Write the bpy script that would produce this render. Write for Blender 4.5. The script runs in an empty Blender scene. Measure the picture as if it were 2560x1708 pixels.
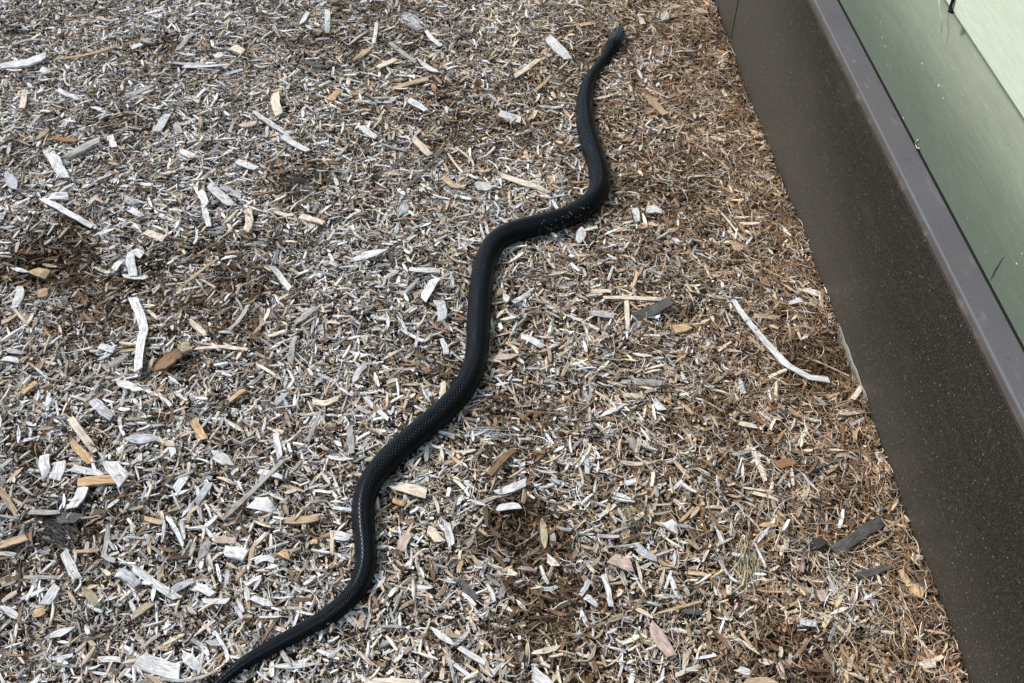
import bpy, math
import numpy as np
from mathutils import Vector

# ------------------------------------------------------------------ camera, sky, sun, exposure
scn = bpy.context.scene
H, F = 1.3, 2500.0                       # eye height (m), focal length in pixels of the 2560 px wide photograph
A = math.pi / 2 - math.atan(2904 / F)    # tilt of the camera from straight down
cam_d = bpy.data.cameras.new("camera"); cam = bpy.data.objects.new("camera", cam_d)
scn.collection.objects.link(cam)
cam.location = (0, 0, H); cam.rotation_euler = (A, 0, 0)
cam_d.sensor_width = 36.0; cam_d.lens = F / 2560 * 36.0
cam_d.clip_start = 0.05; cam_d.clip_end = 500
scn.camera = cam

SUN_EL, SUN_AZ = math.radians(46), math.radians(148)     # azimuth counted from +X towards +Y
world = bpy.data.worlds.new("World"); scn.world = world; world.use_nodes = True
nt = world.node_tree; nt.nodes.clear()
wo = nt.nodes.new("ShaderNodeOutputWorld"); bg = nt.nodes.new("ShaderNodeBackground"); sk = nt.nodes.new("ShaderNodeTexSky")
sk.sky_type = 'NISHITA'; sk.sun_disc = False; sk.sun_elevation = SUN_EL
sk.sun_rotation = math.pi / 2 - SUN_AZ
sk.air_density = 1.0; sk.dust_density = 1.6; sk.ozone_density = 1.0
bg.inputs["Strength"].default_value = 0.072
nt.links.new(sk.outputs[0], bg.inputs[0]); nt.links.new(bg.outputs[0], wo.inputs[0])
sun_d = bpy.data.lights.new("sun", 'SUN'); sun = bpy.data.objects.new("sun", sun_d); scn.collection.objects.link(sun)
sun_d.energy = 1.5; sun_d.angle = math.radians(10); sun_d.color = (1.0, 0.96, 0.90)
sd = Vector((math.cos(SUN_EL) * math.cos(SUN_AZ), math.cos(SUN_EL) * math.sin(SUN_AZ), math.sin(SUN_EL)))
sun.rotation_euler = sd.to_track_quat('Z', 'Y').to_euler()
sun.location = sd * 20
scn.view_settings.view_transform = 'Standard'; scn.view_settings.look = 'None'
scn.view_settings.exposure = 1.30; scn.view_settings.gamma = 1.0; scn.view_settings.use_curve_mapping = False

# ------------------------------------------------------------------ helpers
rng = np.random.default_rng(11)
CA, SA = math.cos(A), math.sin(A)

def at(px, py, z=0.0):
    """the point of the level plane z that stands at this pixel of the photograph"""
    dx, dy = (px - 1280) / F, (854 - py) / F
    t = (z - H) / (dy * SA - CA)
    return Vector((dx * t, (dy * CA + SA) * t, z))

def depth(p):
    return -(-p[1] * SA + (p[2] - H) * CA) if False else p[1] * SA - (p[2] - H) * CA

def to_px(p):
    d = depth(p)
    return 1280 + F * p[0] / d, 854 - F * (p[1] * CA + (p[2] - H) * SA) / d

_tab = np.random.default_rng(5).random((256, 256))
def vnoise(x, y):
    xi, yi = np.floor(x).astype(int), np.floor(y).astype(int)
    fx, fy = x - xi, y - yi
    fx, fy = fx * fx * (3 - 2 * fx), fy * fy * (3 - 2 * fy)
    a = _tab[xi & 255, yi & 255]; b = _tab[(xi + 1) & 255, yi & 255]
    c = _tab[xi & 255, (yi + 1) & 255]; d = _tab[(xi + 1) & 255, (yi + 1) & 255]
    return (a * (1 - fx) + b * fx) * (1 - fy) + (c * (1 - fx) + d * fx) * fy
def fbm(x, y, o=3):
    s, w, t = 0.0, 1.0, 0.0
    for k in range(o):
        s = s + w * vnoise(x * 2 ** k + 17.3 * k, y * 2 ** k + 5.1 * k); t += w; w *= 0.5
    return s / t

def new_obj(name, me, mats=(), parent=None, **props):
    o = bpy.data.objects.new(name, me); scn.collection.objects.link(o)
    for m in (mats if isinstance(mats, (list, tuple)) else [mats]):
        me.materials.append(m)
    if parent is not None: o.parent = parent
    for k, v in props.items(): o[k] = v
    return o

def mesh(name, verts, faces, smooth=False):
    me = bpy.data.meshes.new(name)
    me.from_pydata([tuple(v) for v in verts], [], [tuple(f) for f in faces]); me.update()
    if smooth: me.polygons.foreach_set("use_smooth", [True] * len(me.polygons))
    return me

def tint(me, col, gc=None):
    a = me.attributes.new("tint", 'FLOAT_COLOR', 'POINT')
    a.data.foreach_set("color", np.ascontiguousarray(np.concatenate([col, np.ones((len(col), 1))], 1), dtype=np.float32).ravel())
    if gc is not None:
        g = me.attributes.new("grain", 'FLOAT_VECTOR', 'POINT')
        g.data.foreach_set("vector", np.ascontiguousarray(gc, dtype=np.float32).ravel())

class Mat:
    """small wrapper that makes node graphs short to write"""
    def __init__(s, name, rough=0.8, spec=0.3):
        s.m = bpy.data.materials.new(name); s.m.use_nodes = True; s.t = s.m.node_tree
        s.b = s.t.nodes["Principled BSDF"]
        s.b.inputs["Roughness"].default_value = rough
        s.b.inputs["Specular IOR Level"].default_value = spec
    def n(s, kind, **kw):
        nd = s.t.nodes.new(kind)
        for k, v in kw.items(): setattr(nd, k, v)
        return nd
    def l(s, a, b): s.t.links.new(a, b)
    def set(s, sock, v):
        if isinstance(v, bpy.types.NodeSocket): s.l(v, sock)
        elif v is not None: sock.default_value = (*v, 1.0) if isinstance(v, tuple) and len(v) == 3 and len(sock.default_value) == 4 else v
    def math(s, op, a, b=None, c=None, clamp=False):
        nd = s.n("ShaderNodeMath", operation=op, use_clamp=clamp)
        for i, v in enumerate((a, b, c)):
            s.set(nd.inputs[i], v)
        return nd.outputs[0]
    def noise(s, vec, scale, detail=3, rough=0.55, vscale=None):
        if vscale is not None:
            mp = s.n("ShaderNodeMapping"); s.set(mp.inputs["Vector"], vec); mp.inputs["Scale"].default_value = vscale; vec = mp.outputs[0]
        nd = s.n("ShaderNodeTexNoise"); s.set(nd.inputs["Vector"], vec)
        nd.inputs["Scale"].default_value = scale; nd.inputs["Detail"].default_value = detail; nd.inputs["Roughness"].default_value = rough
        return nd.outputs["Fac"]
    def voro(s, vec, scale, vscale=None, feature='F1'):
        if vscale is not None:
            mp = s.n("ShaderNodeMapping"); s.set(mp.inputs["Vector"], vec); mp.inputs["Scale"].default_value = vscale; vec = mp.outputs[0]
        nd = s.n("ShaderNodeTexVoronoi", feature=feature); s.set(nd.inputs["Vector"], vec); nd.inputs["Scale"].default_value = scale
        return nd
    def ramp(s, fac, stops):
        nd = s.n("ShaderNodeValToRGB"); s.set(nd.inputs[0], fac)
        e = nd.color_ramp.elements
        while len(e) < len(stops): e.new(0.5)
        for el, (p, c) in zip(e, stops):
            el.position = p; el.color = (*c, 1) if len(c) == 3 else c
        return nd.outputs[0]
    def sstep(s, v, lo, hi):
        nd = s.n("ShaderNodeMapRange", interpolation_type='SMOOTHSTEP'); s.set(nd.inputs[0], v)
        nd.inputs[1].default_value = lo; nd.inputs[2].default_value = hi
        return nd.outputs[0]
    def mix(s, fac, a, b, mode='MIX'):
        nd = s.n("ShaderNodeMix", data_type='RGBA', blend_type=mode)
        s.set(nd.inputs["Factor"], fac)
        for k, v in ((6, a), (7, b)):
            s.set(nd.inputs[k], (*v, 1) if isinstance(v, tuple) and len(v) == 3 else v)
        return nd.outputs[2]
    def color(s, v): s.set(s.b.inputs["Base Color"], v)
    def bump(s, h, strength, dist):
        nd = s.n("ShaderNodeBump"); s.set(nd.inputs["Height"], h)
        nd.inputs["Strength"].default_value = strength; nd.inputs["Distance"].default_value = dist
        s.l(nd.outputs[0], s.b.inputs["Normal"])
    def attr(s, name):
        return s.n("ShaderNodeAttribute", attribute_name=name)
    def pos(s): return s.n("ShaderNodeNewGeometry").outputs["Position"]

# ------------------------------------------------------------------ the wall's frame: U runs along the wall (away from the eye), N points out of it
W0, W1 = at(2429.5, 1708, 0.008), at(1783, 0, 0.008)
U = (W1 - W0); U.z = 0; U.normalize()
N = Vector((-U.y, U.x, 0))
UP = Vector((0, 0, 1))
def wp(u, off, z): return Vector((W0.x, W0.y, 0)) + U * u + N * off + UP * z
def wall_off(x, y): return (x - W0.x) * N.x + (y - W0.y) * N.y

# ------------------------------------------------------------------ lie of the mulch
def pxr(px, py, r):
    p = at(px, py, 0.01); q = at(px + r, py, 0.01)
    return p.x, p.y, (q - p).length
#           pixel x, y, radius, depth of hollow (m), dampness
HOLLOWS = [pxr(*h[:3]) + h[3:] for h in [
    (125, 640, 130, .030, 1.0), (250, 745, 160, .014, .75), (330, 700, 110, .010, .6), (500, 640, 130, .006, .5), (560, 750, 150, .010, .65),
    (745, 445, 90, .010, .6), (1310, 1315, 120, .018, .9), (1365, 1480, 140, .010, .75), (1925, 205, 95, .016, .9),
    (1890, 80, 110, .004, .7), (150, 1320, 100, .010, .6), (2070, 905, 100, .012, .7), (2100, 1290, 90, .004, .4),
    (440, 905, 60, .014, .7), (90, 1150, 80, .010, .6), (1960, 1640, 120, .006, .6), (420, 120, 110, .006, .5), (900, 90, 170, .004, .5), (1180, 330, 130, .004, .45), (1120, 250, 110, .004, .4),
    (330, 300, 120, .005, .4), (1700, 470, 130, .004, .3), (600, 620, 110, .005, .4), (1480, 1700, 110, .006, .5), (80, 60, 90, .006, .4)]]
def height(x, y):
    h = 0.012 * (fbm(x * 5 + 3, y * 5 + 9) - 0.5) + 0.007 * (fbm(x * 17 + 31, y * 17 + 2, 2) - 0.5)
    h = h + (.004 + .020 * vnoise(x * 9 + 2, y * 15 + 6)) * np.exp(-np.maximum(wall_off(x, y), 0) / .02)
    for hx, hy, r, d, w in HOLLOWS:
        h = h - d * np.exp(-((x - hx) ** 2 + (y - hy) ** 2) / (0.6 * r * r))
    return h
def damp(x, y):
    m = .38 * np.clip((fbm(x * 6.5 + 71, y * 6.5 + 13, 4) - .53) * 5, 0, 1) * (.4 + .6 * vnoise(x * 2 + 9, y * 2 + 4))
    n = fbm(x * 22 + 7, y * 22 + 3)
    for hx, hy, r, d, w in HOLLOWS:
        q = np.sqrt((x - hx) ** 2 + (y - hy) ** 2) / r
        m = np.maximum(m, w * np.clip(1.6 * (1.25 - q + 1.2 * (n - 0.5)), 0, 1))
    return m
def silver(x, y):
    """how weathered the chips are here: bleached out in the open, brown and fine along the wall"""
    w = wall_off(x, y)
    s = np.clip((w - 0.06) / 0.85, 0, 1) ** 0.9
    return np.clip(s + 0.6 * (fbm(x * 4 + 50, y * 4 + 8) - 0.5), 0, 1)

# ------------------------------------------------------------------ ground
g = Mat("mulch_soil", 0.95, 0.1)
pos = g.pos()
n1 = g.noise(pos, 9, 4); n2 = g.noise(pos, 160, 4, .7)
v = g.voro(pos, 55, (1, 2.4, 1)); 
c = g.ramp(n2, [(0.3, (.014, .010, .007)), (0.55, (.085, .060, .040)), (0.75, (.20, .145, .10))])
c2 = g.mix(g.math('MULTIPLY', n1, .5), c, v.outputs["Color"], 'SOFT_LIGHT')
g.color(c2); g.bump(n2, .8, .006)
gx0, gx1, gy0, gy1 = -2.0, 1.0, -0.3, 3.2
nx, ny = 300, 350
X, Y = np.meshgrid(np.linspace(gx0, gx1, nx), np.linspace(gy0, gy1, ny))
Z = height(X, Y) - 0.008
edge = np.minimum.reduce([X - gx0, gx1 - X, Y - gy0, gy1 - Y]); Z = np.where(edge < 1e-6, -0.02, Z)
verts = np.stack([X, Y, Z], -1).reshape(-1, 3)
i = (np.arange(ny - 1)[:, None] * nx + np.arange(nx - 1)[None]).ravel()
faces = np.stack([i, i + 1, i + 1 + nx, i + nx], 1)
R = 120.0
base = len(verts)
outer = np.array([(-R, -R, -.02), (R, -R, -.02), (R, R, -.02), (-R, R, -.02)])
ring = [0, nx - 1, ny * nx - 1, (ny - 1) * nx]
fl = faces.tolist()
rows = [list(range(0, nx)), [r * nx + nx - 1 for r in range(ny)], [(ny - 1) * nx + q for q in range(nx - 1, -1, -1)], [r * nx for r in range(ny - 1, -1, -1)]]
for s in range(4):                        # wide apron out to the horizon, joined to the fine patch along its rim
    r = rows[s]
    fl.append([base + s, base + (s + 1) % 4] + r[::-1])
me = mesh("ground", np.concatenate([verts, outer]), fl, True)
new_obj("ground", me, g.m, kind="structure", label="brown soil bed under the wood chip mulch")

# ------------------------------------------------------------------ wood material: tint per piece, grain along its length
wm = Mat("weathered_wood", 0.85, 0.18)
ta = wm.attr("tint").outputs["Color"]; ga = wm.attr("grain").outputs["Vector"]
f1 = wm.noise(ga, 1.0, 3, .6, (60, 900, 1)); f2 = wm.noise(ga, 1.0, 2, .5, (120, 120, 1))
k = wm.math('ADD', wm.math('MULTIPLY', wm.sstep(f1, .34, .62), .75), wm.math('MULTIPLY', f2, .5))
k = wm.math('ADD', k, .30)
cmb = wm.n("ShaderNodeCombineColor"); [wm.l(k, cmb.inputs[q]) for q in range(3)]
wm.color(wm.mix(1.0, ta, cmb.outputs[0], 'MULTIPLY'))
wm.bump(f1, .35, .0012)
WOOD = wm.m

TONES = {
    'white': ((.60, .595, .585), 'silvery white'), 'grey': ((.35, .335, .315), 'weathered grey'), 'slate': ((.43, .43, .445), 'bluish grey'),
    'cream': ((.64, .55, .435), 'cream'), 'tan': ((.43, .32, .21), 'tan'), 'orange': ((.50, .34, .19), 'orange tan'), 'beige': ((.47, .375, .27), 'beige'),
    'brown': ((.215, .136, .078), 'brown'), 'rust': ((.29, .165, .083), 'rusty brown'), 'dark': ((.105, .101, .094), 'dark grey'), 'black': ((.045, .042, .039), 'blackened'),
    'pink': ((.47, .365, .31), 'pinkish'), 'lilac': ((.40, .375, .385), 'lilac grey'), 'olive': ((.34, .295, .19), 'olive tan'), 'umber': ((.115, .078, .048), 'dark brown')}

# ------------------------------------------------------------------ the loose mulch (nobody could count it): one object
def ribbons(C, th, L, W, T, kap, tilt, roll, k, col, box, taper, bow):
    """N bent strips at once. C centre, th heading, L length, W half width, T thickness, k stations"""
    n = len(C); t = np.linspace(-.5, .5, k)[None]
    ang = th[:, None] + kap[:, None] * t
    dx, dy = np.cos(ang), np.sin(ang)
    step = L[:, None] / (k - 1)
    px = np.cumsum(dx * step, 1); py = np.cumsum(dy * step, 1)
    px -= px.mean(1, keepdims=True); py -= py.mean(1, keepdims=True)
    ct = np.cos(tilt)[:, None]
    pz = np.sin(tilt)[:, None] * t * L[:, None] - bow[:, None] * (4 * t * t - .33)
    P = np.stack([C[:, 0:1] + px * ct, C[:, 1:2] + py * ct, C[:, 2:3] + pz], -1)
    cr, sr = np.cos(roll)[:, None], np.sin(roll)[:, None]
    S = np.stack([-dy * cr, dx * cr, sr * np.ones_like(dx)], -1)
    Nn = np.stack([dy * sr, -dx * sr, cr * np.ones_like(dx)], -1)
    w = W[:, None] * (1 - taper[:, None] * np.abs(2 * t) ** 1.6) * (1 + .25 * (rng.random((n, k)) - .5))
    w = w[..., None]; Tt = T[:, None, None]
    u = (t * L[:, None]) + rng.random((n, 1)) * 50
    if box:
        V = np.stack([P - S * w, P - S * w * .96 + Nn * Tt, P + S * w * .96 + Nn * Tt, P + S * w], 2); m = 4
        seg = [(0, 1), (1, 2), (2, 3)]
    else:
        V = np.stack([P - S * w, P + Nn * Tt, P + S * w], 2); m = 3
        seg = [(0, 1), (1, 2)]
    side = np.array([-1, -1, 1, 1] if box else [-1, 0, 1])
    G = np.stack([np.broadcast_to(u[:, :, None], V.shape[:3]), side[None, None] * w + rng.random((n, 1, 1)) * 9, np.broadcast_to(rng.random((n, 1, 1)) * 40, V.shape[:3])], -1)
    b = (np.arange(n) * k * m)[:, None]
    fs = []
    for s in range(k - 1):
        for p, q in seg:
            fs.append(b + np.array([[s * m + p, (s + 1) * m + p, (s + 1) * m + q, s * m + q]]))
    if box:
        fs.append(b + np.array([[0, 1, 2, 3]])); fs.append(b + np.array([[(k - 1) * m + q for q in (3, 2, 1, 0)]]))
    F4 = np.concatenate(fs, 0)
    return V.reshape(-1, 3), F4, np.repeat(col, k * m, 0), G.reshape(-1, 3)

def scatter(n, margin, near=None):
    """points of the mulch bed: thick where the photograph looks, thinner around it, none behind the wall"""
    out = []
    got = 0
    while got < n:
        y = rng.uniform(-.1, 2.95, n * 2); x = rng.uniform(-1.95, .75, n * 2)
        half = .68 + (y - .52) * .334
        over = np.maximum.reduce([np.abs(x) - half, y - 2.25, .50 - y])
        keep = rng.random(n * 2) < np.where(over < .06, 1.0, np.where(over < .35, .42, .12))
        keep &= wall_off(x, y) > margin
        if near: keep &= rng.random(n * 2) < np.exp(-np.maximum(wall_off(x, y), 0) / near)
        p = np.stack([x, y], 1)[keep]; out.append(p); got += len(p)
    return np.concatenate(out)[:n]

P_ = {k: np.array(v[0]) for k, v in TONES.items()}
def pick_cols(x, y, lift):
    """colour of each small piece: LIFT (0..1) is how high in the layer it lies, high ones are more bleached"""
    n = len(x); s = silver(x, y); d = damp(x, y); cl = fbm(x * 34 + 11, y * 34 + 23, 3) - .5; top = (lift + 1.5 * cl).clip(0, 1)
    w = np.exp(-(wall_off(x, y) / .17) ** 1.3) * (.55 + .9 * fbm(x * 9, y * 9 + 40))      # fine reddish shreds gather at the wall
    names = ['white', 'slate', 'grey', 'cream', 'beige', 'tan', 'orange', 'brown', 'rust', 'umber', 'dark', 'pink']
    wts = np.stack([
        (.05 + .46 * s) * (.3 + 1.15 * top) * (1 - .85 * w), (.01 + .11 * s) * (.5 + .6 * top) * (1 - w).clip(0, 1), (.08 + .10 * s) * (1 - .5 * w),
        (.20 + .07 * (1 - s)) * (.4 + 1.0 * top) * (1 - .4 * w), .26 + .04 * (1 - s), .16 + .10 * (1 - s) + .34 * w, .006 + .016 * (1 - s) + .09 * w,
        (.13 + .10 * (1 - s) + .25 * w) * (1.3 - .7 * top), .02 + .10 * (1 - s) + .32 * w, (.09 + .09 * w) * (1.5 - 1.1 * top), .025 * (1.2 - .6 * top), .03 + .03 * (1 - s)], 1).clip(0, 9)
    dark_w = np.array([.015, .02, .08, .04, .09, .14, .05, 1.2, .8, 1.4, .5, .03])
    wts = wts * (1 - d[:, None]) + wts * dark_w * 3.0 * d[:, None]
    wts /= wts.sum(1, keepdims=True)
    idx = (rng.random((n, 1)) > np.cumsum(wts, 1)).sum(1).clip(0, len(names) - 1)
    c = np.array([P_[q] for q in names])[idx]
    c = c * np.exp(.9 * cl[:, None]) * np.exp(rng.normal(.05, .22, (n, 1))) * (1 + .018 * rng.normal(size=(n, 3)))
    g_ = c.mean(1, keepdims=True) * np.array([[1.07, 1.0, .92]]); f_ = (.24 * s * (1 - .6 * d))[:, None]      # weathering takes the colour out
    c = c * (1 - f_) + 1.08 * g_ * f_
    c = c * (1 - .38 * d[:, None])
    return c.clip(.012, .74)

parts = []
def add(n, Lr, Wr, Tr, box, k, zr, kap, tilt, roll, taper, bow, margin, lift_bias=0.0, near=None):
    p = scatter(n, margin, near); x, y = p[:, 0], p[:, 1]
    L = np.exp(rng.uniform(math.log(Lr[0]), math.log(Lr[1]), n)); W = rng.uniform(*Wr, n) * .5
    lift = rng.random(n)
    z = height(x, y) + zr[0] + (zr[1] - zr[0]) * lift
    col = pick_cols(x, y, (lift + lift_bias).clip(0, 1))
    th = rng.uniform(0, 2 * math.pi, n)
    wo = wall_off(x, y); ax = np.abs(np.cos(th) * N.x + np.sin(th) * N.y)     # keep ends out of the wall
    L = np.minimum(L, 2 * np.maximum(wo - .002, .002) / np.maximum(ax, .05))
    parts.append(ribbons(np.stack([x, y, z], 1), th, L, W, rng.uniform(*Tr, n), rng.normal(0, kap, n), rng.normal(0, tilt, n), rng.normal(0, roll, n),
                         k, col, box, rng.uniform(*taper, n), rng.normal(0, bow, n)))
#   count     length         width          thickness      box   k  height range
add(104000, (.004, .016), (.0009, .0028), (.0005, .0014), False, 3, (-.008, .004), .5, .22, .5, (.3, .95), .0006, .002)
add(46000, (.005, .017), (.0020, .0056), (.0007, .0022), True, 3, (-.007, .005), .25, .20, .42, (.1, .9), .0007, .003)
add(17000, (.016, .038), (.0026, .0074), (.0010, .0026), True, 4, (-.003, .007), .25, .15, .33, (.2, .95), .0012, .005, .15)
add(26000, (.012, .046), (.0006, .0018), (.0005, .0011), False, 5, (-.004, .009), 1.1, .18, .5, (.3, .95), .0025, .004, .12)
add(9000, (.018, .060), (.0006, .0016), (.0005, .0011), False, 5, (.000, .010), 1.5, .16, .5, (.3, .95), .0025, .004, .2, .16)
add(100000, (.0022, .0065), (.0011, .0032), (.0006, .0016), False, 2, (-.007, .002), .1, .3, .6, (0, .5), .0002, .002, .05)
Vs, Fs, Cs, Gs, o_ = [], [], [], [], 0
for V, F4, C_, G_ in parts:
    Vs.append(V); Fs.append(F4 + o_); Cs.append(C_); Gs.append(G_); o_ += len(V)
V = np.concatenate(Vs).astype(np.float32); F4 = np.concatenate(Fs).astype(np.int32)
me = bpy.data.meshes.new("wood_chip_mulch")
me.vertices.add(len(V)); me.vertices.foreach_set("co", V.ravel())
me.loops.add(F4.size); me.loops.foreach_set("vertex_index", F4.ravel())
me.polygons.add(len(F4)); me.polygons.foreach_set("loop_start", np.arange(0, F4.size, 4, dtype=np.int32))
me.update(calc_edges=True)
me.polygons.foreach_set("use_smooth", np.zeros(len(F4), dtype=bool))
tint(me, np.concatenate(Cs), np.concatenate(Gs))
new_obj("wood_chip_mulch", me, WOOD, kind="stuff", label="fine brown and silvery shredded wood mulch covering the whole bed", category="mulch")
del parts, Vs, Fs, Cs, Gs

# ------------------------------------------------------------------ the house wall: one thing, its panels, ledge and boards are parts
wall = bpy.data.objects.new("house_wall", None); scn.collection.objects.link(wall)
wall.location = wp(0.8, -.02, 0)
wall["label"] = "house wall with dark brown skirting, narrow grey ledge and green lap siding"; wall["category"] = "wall"; wall["kind"] = "thing"
def extrude(name, prof, u0, u1, mat, seg=1, smooth=False, slope=0.0, close=True):
    """a bar of the given (offset, height) outline running along the wall"""
    us = np.linspace(u0, u1, seg + 1); m = len(prof); vs = []
    for u in us:
        for o, z in prof:
            vs.append(wp(u, o, z) - wall.location)
    fs = []
    for s in range(seg):
        for q in range(m):
            r = (q + 1) % m
            fs.append((s * m + q, s * m + r, (s + 1) * m + r, (s + 1) * m + q))
    fs.append(tuple(range(m))[::-1]); fs.append(tuple(seg * m + q for q in range(m)))
    me = mesh(name, vs, fs)
    bmf = me
    if smooth:
        me.polygons.foreach_set("use_smooth", [True] * len(me.polygons))
        me.set_sharp_from_angle(angle=math.radians(28))
    return new_obj(name, me, mat, wall)

def coords(m):
    """along the wall, out of it, up"""
    p = m.pos()
    vr = m.n("ShaderNodeVectorRotate", rotation_type='Z_AXIS'); m.l(p, vr.inputs["Vector"])
    vr.inputs["Angle"].default_value = -math.atan2(U.y, U.x)
    s = m.n("ShaderNodeSeparateXYZ"); m.l(vr.outputs[0], s.inputs[0])
    return vr.outputs[0], s.outputs[2]

def specks(m, vec, base, dens, size, col, vs=(1, 1, 1)):
    vo = m.voro(vec, dens, vs)
    r = m.n("ShaderNodeSeparateColor"); m.l(vo.outputs["Color"], r.inputs[0])
    lim = m.math('MULTIPLY', m.math('POWER', r.outputs[0], 3.0), size)
    f = m.math('LESS_THAN', vo.outputs["Distance"], lim)
    return m.mix(f, base, col)

def skirt_mat(name, dusty):
    m = Mat(name, 0.5, 0.4); vec, z = coords(m)
    n = m.noise(vec, 7, 4); st = m.noise(vec, 14, 3, .6, (1, 1, 9)); fine = m.noise(vec, 430, 2, .7)
    c = m.mix(m.sstep(st, .35, .7), (.012, .011, .009), (.020, .0155, .0108))
    sx = m.n("ShaderNodeSeparateXYZ"); m.l(vec, sx.inputs[0])
    reach = m.math('ADD', m.math('MULTIPLY', m.sstep(sx.outputs[0], .7, 2.1), .26), .04)       # splash dirt climbs higher at the far end
    e = m.math('ADD', m.math('SUBTRACT', z, reach), m.math('MULTIPLY', n, -.08))
    dust = m.math('MULTIPLY', m.sstep(e, .14, -.16), .5)
    c = m.mix(dust, c, (.098, .092, .072))
    c = m.mix(m.math('MULTIPLY', m.sstep(fine, .50, .72), .5), c, (.135, .124, .103))
    c = m.mix(m.math('MULTIPLY', m.sstep(m.noise(vec, 5, 5, .65, (1, 1, 2.5)), .52, .72), .45), c, (.055, .047, .036))
    c = m.mix(m.math('MULTIPLY', m.sstep(m.noise(vec, 60, 3, .6, (.12, 1, 1)), .66, .74), .35), c, (.10, .09, .075))
    c = specks(m, vec, c, 175, .22, (.235, .222, .19))
    c = specks(m, vec, c, 52, .05, (.55, .53, .48))
    m.color(c); m.bump(m.noise(vec, 380, 3, .7), .35, .0018)
    return m.m
HB, HC, OC = .356, .360, -.042
SEAM = 1.493
prof = [(0, -.12), (0, HB - .012), (-.004, HB - .004), (-.010, HB - .002), (-.025, HB - .002), (-.025, -.12)]
sm = skirt_mat("brown_skirting", 0.0)
extrude("skirt_panel", prof, -2.0, SEAM, sm, 1)
extrude("skirt_panel", [(o - .002, z) for o, z in prof], SEAM + .012, 4.5, sm, 1)
lip = Mat("worn_edge", .6, .3); lip.color((.26, .25, .22))
vs, fs = [], []
us = np.linspace((at(2170, 1010, .01) - W0).dot(U), (at(2094, 815, .01) - W0).dot(U), 12)
for j, u in enumerate(us):
    w = .0012 * math.sin(math.pi * j / 11) ** .5 + .0003
    for o, z in ((.001, -.02), (.001 + w, -.02), (.001 + w * .8, .020 + .002 * math.sin(j * 2.1)), (.001, .021 + .002 * math.sin(j * 2.1))):
        vs.append(wp(u, o, z) - wall.location)
for j in range(11):
    for q in range(4):
        fs.append((j * 4 + q, j * 4 + (q + 1) % 4, j * 4 + 4 + (q + 1) % 4, j * 4 + 4 + q))
fs += [(3, 2, 1, 0), (44, 45, 46, 47)]
new_obj("edge_lip", mesh("edge_lip", vs, fs), lip.m, wall, label="pale worn lip along the foot of the skirting")

lm = Mat("grey_flashing", .42, .5); vec, z = coords(lm)
c = lm.mix(lm.noise(vec, 9, 4, .6), (.080, .080, .088), (.125, .124, .134))
c = lm.mix(lm.math('MULTIPLY', lm.sstep(lm.noise(vec, 5, 3, .6), .5, .7), .5), c, (.115, .100, .090))
c = lm.mix(lm.math('MULTIPLY', lm.sstep(lm.noise(vec, 40, 4, .7, (.35, 1.6, 1)), .56, .70), .45), c, (.21, .205, .205))
c = lm.mix(lm.math('MULTIPLY', lm.sstep(lm.noise(vec, 75, 3, .6), .60, .72), .5), c, (.055, .05, .046))
c = specks(lm, vec, c, 40, .085, (.66, .68, .69)); lm.color(c); lm.bump(lm.noise(vec, 260, 2), .15, .001)
extrude("ledge_flashing", [(-.004, HB - .003), (-.002, HB), (-.0025, HC - .001), (-.005, HC), (OC - .012, HC + .004), (OC - .012, HB - .001)], -2.0, 4.5, lm.m, 1)
bd = Mat("rusty_drip_lip", .6, .3); vec, z = coords(bd)
bd.color(bd.mix(bd.sstep(bd.noise(vec, 26, 4, .65), .48, .75), (.040, .034, .027), (.10, .082, .062)))
extrude("drip_lip", [(-.0035, HB - .006), (.0008, HB - .008), (.0006, HB - .0055), (-.0030, HB - .0012)], -2.0, 4.5, bd.m, 1)

jm = Mat("dark_joint", .8, .2); jm.color((.012, .012, .011))
extrude("gap_shade_strip", [(OC - .004, HC + .0008), (OC + .0022, HC + .0006), (OC + .0018, HC + .0042), (OC - .004, HC + .0046)], -2.0, 4.5, jm.m, 1)  # added dark strip, stands in for the shade of the gap over the ledge
def siding_mat(name, dark_low):
    m = Mat(name, .72, .2); vec, z = coords(m)
    n = m.noise(vec, 6, 4, .6); st = m.noise(vec, 10, 4, .6, (1, 20, 20)); fine = m.noise(vec, 30, 3, .6, (1, 9, 9))
    c = m.mix(m.sstep(fine, .35, .7), (.535, .615, .475), (.60, .67, .535))
    if dark_low:  # lowest board: darker overall, deepest green towards its foot
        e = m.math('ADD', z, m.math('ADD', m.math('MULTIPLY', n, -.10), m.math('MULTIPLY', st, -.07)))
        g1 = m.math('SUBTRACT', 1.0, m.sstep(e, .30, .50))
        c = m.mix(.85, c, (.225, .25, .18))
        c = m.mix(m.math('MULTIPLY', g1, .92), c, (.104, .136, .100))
        c = m.mix(m.math('MULTIPLY', m.sstep(m.noise(vec, 11, 3, .6, (1, 3, 3)), .5, .72), .35), c, (.19, .19, .15))
        # pale scratches and specks that run along the board
        sc = m.noise(vec, 42, 4, .7, (1.0, 16, 16))
        c = m.mix(m.math('MULTIPLY', m.sstep(sc, .60, .68), .45), c, (.40, .50, .42))
    c = specks(m, vec, c, 70, .10, (.10, .12, .09)); c = specks(m, vec, c, 48, .11, (.74, .80, .72), (1, 1.7, 1.7))
    m.color(c); m.bump(m.noise(vec, 20, 4, .6, (1, 14, 14)), .3, .0016)
    return m.m
def board(z0, h, mat):
    o = OC; p = [(o - .002, z0), (o, z0 + .003), (o, z0 + h * .50)]
    for q in range(1, 8):
        a = q / 7
        p.append((o - .026 * (a ** 1.7), z0 + h * (.50 + .52 * a)))
    p += [(o - .034, z0 + h * 1.02), (o - .034, z0)]
    return extrude("siding_board", p, -2.0, 4.5, mat, 1, True)
D1 = .5625
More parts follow.
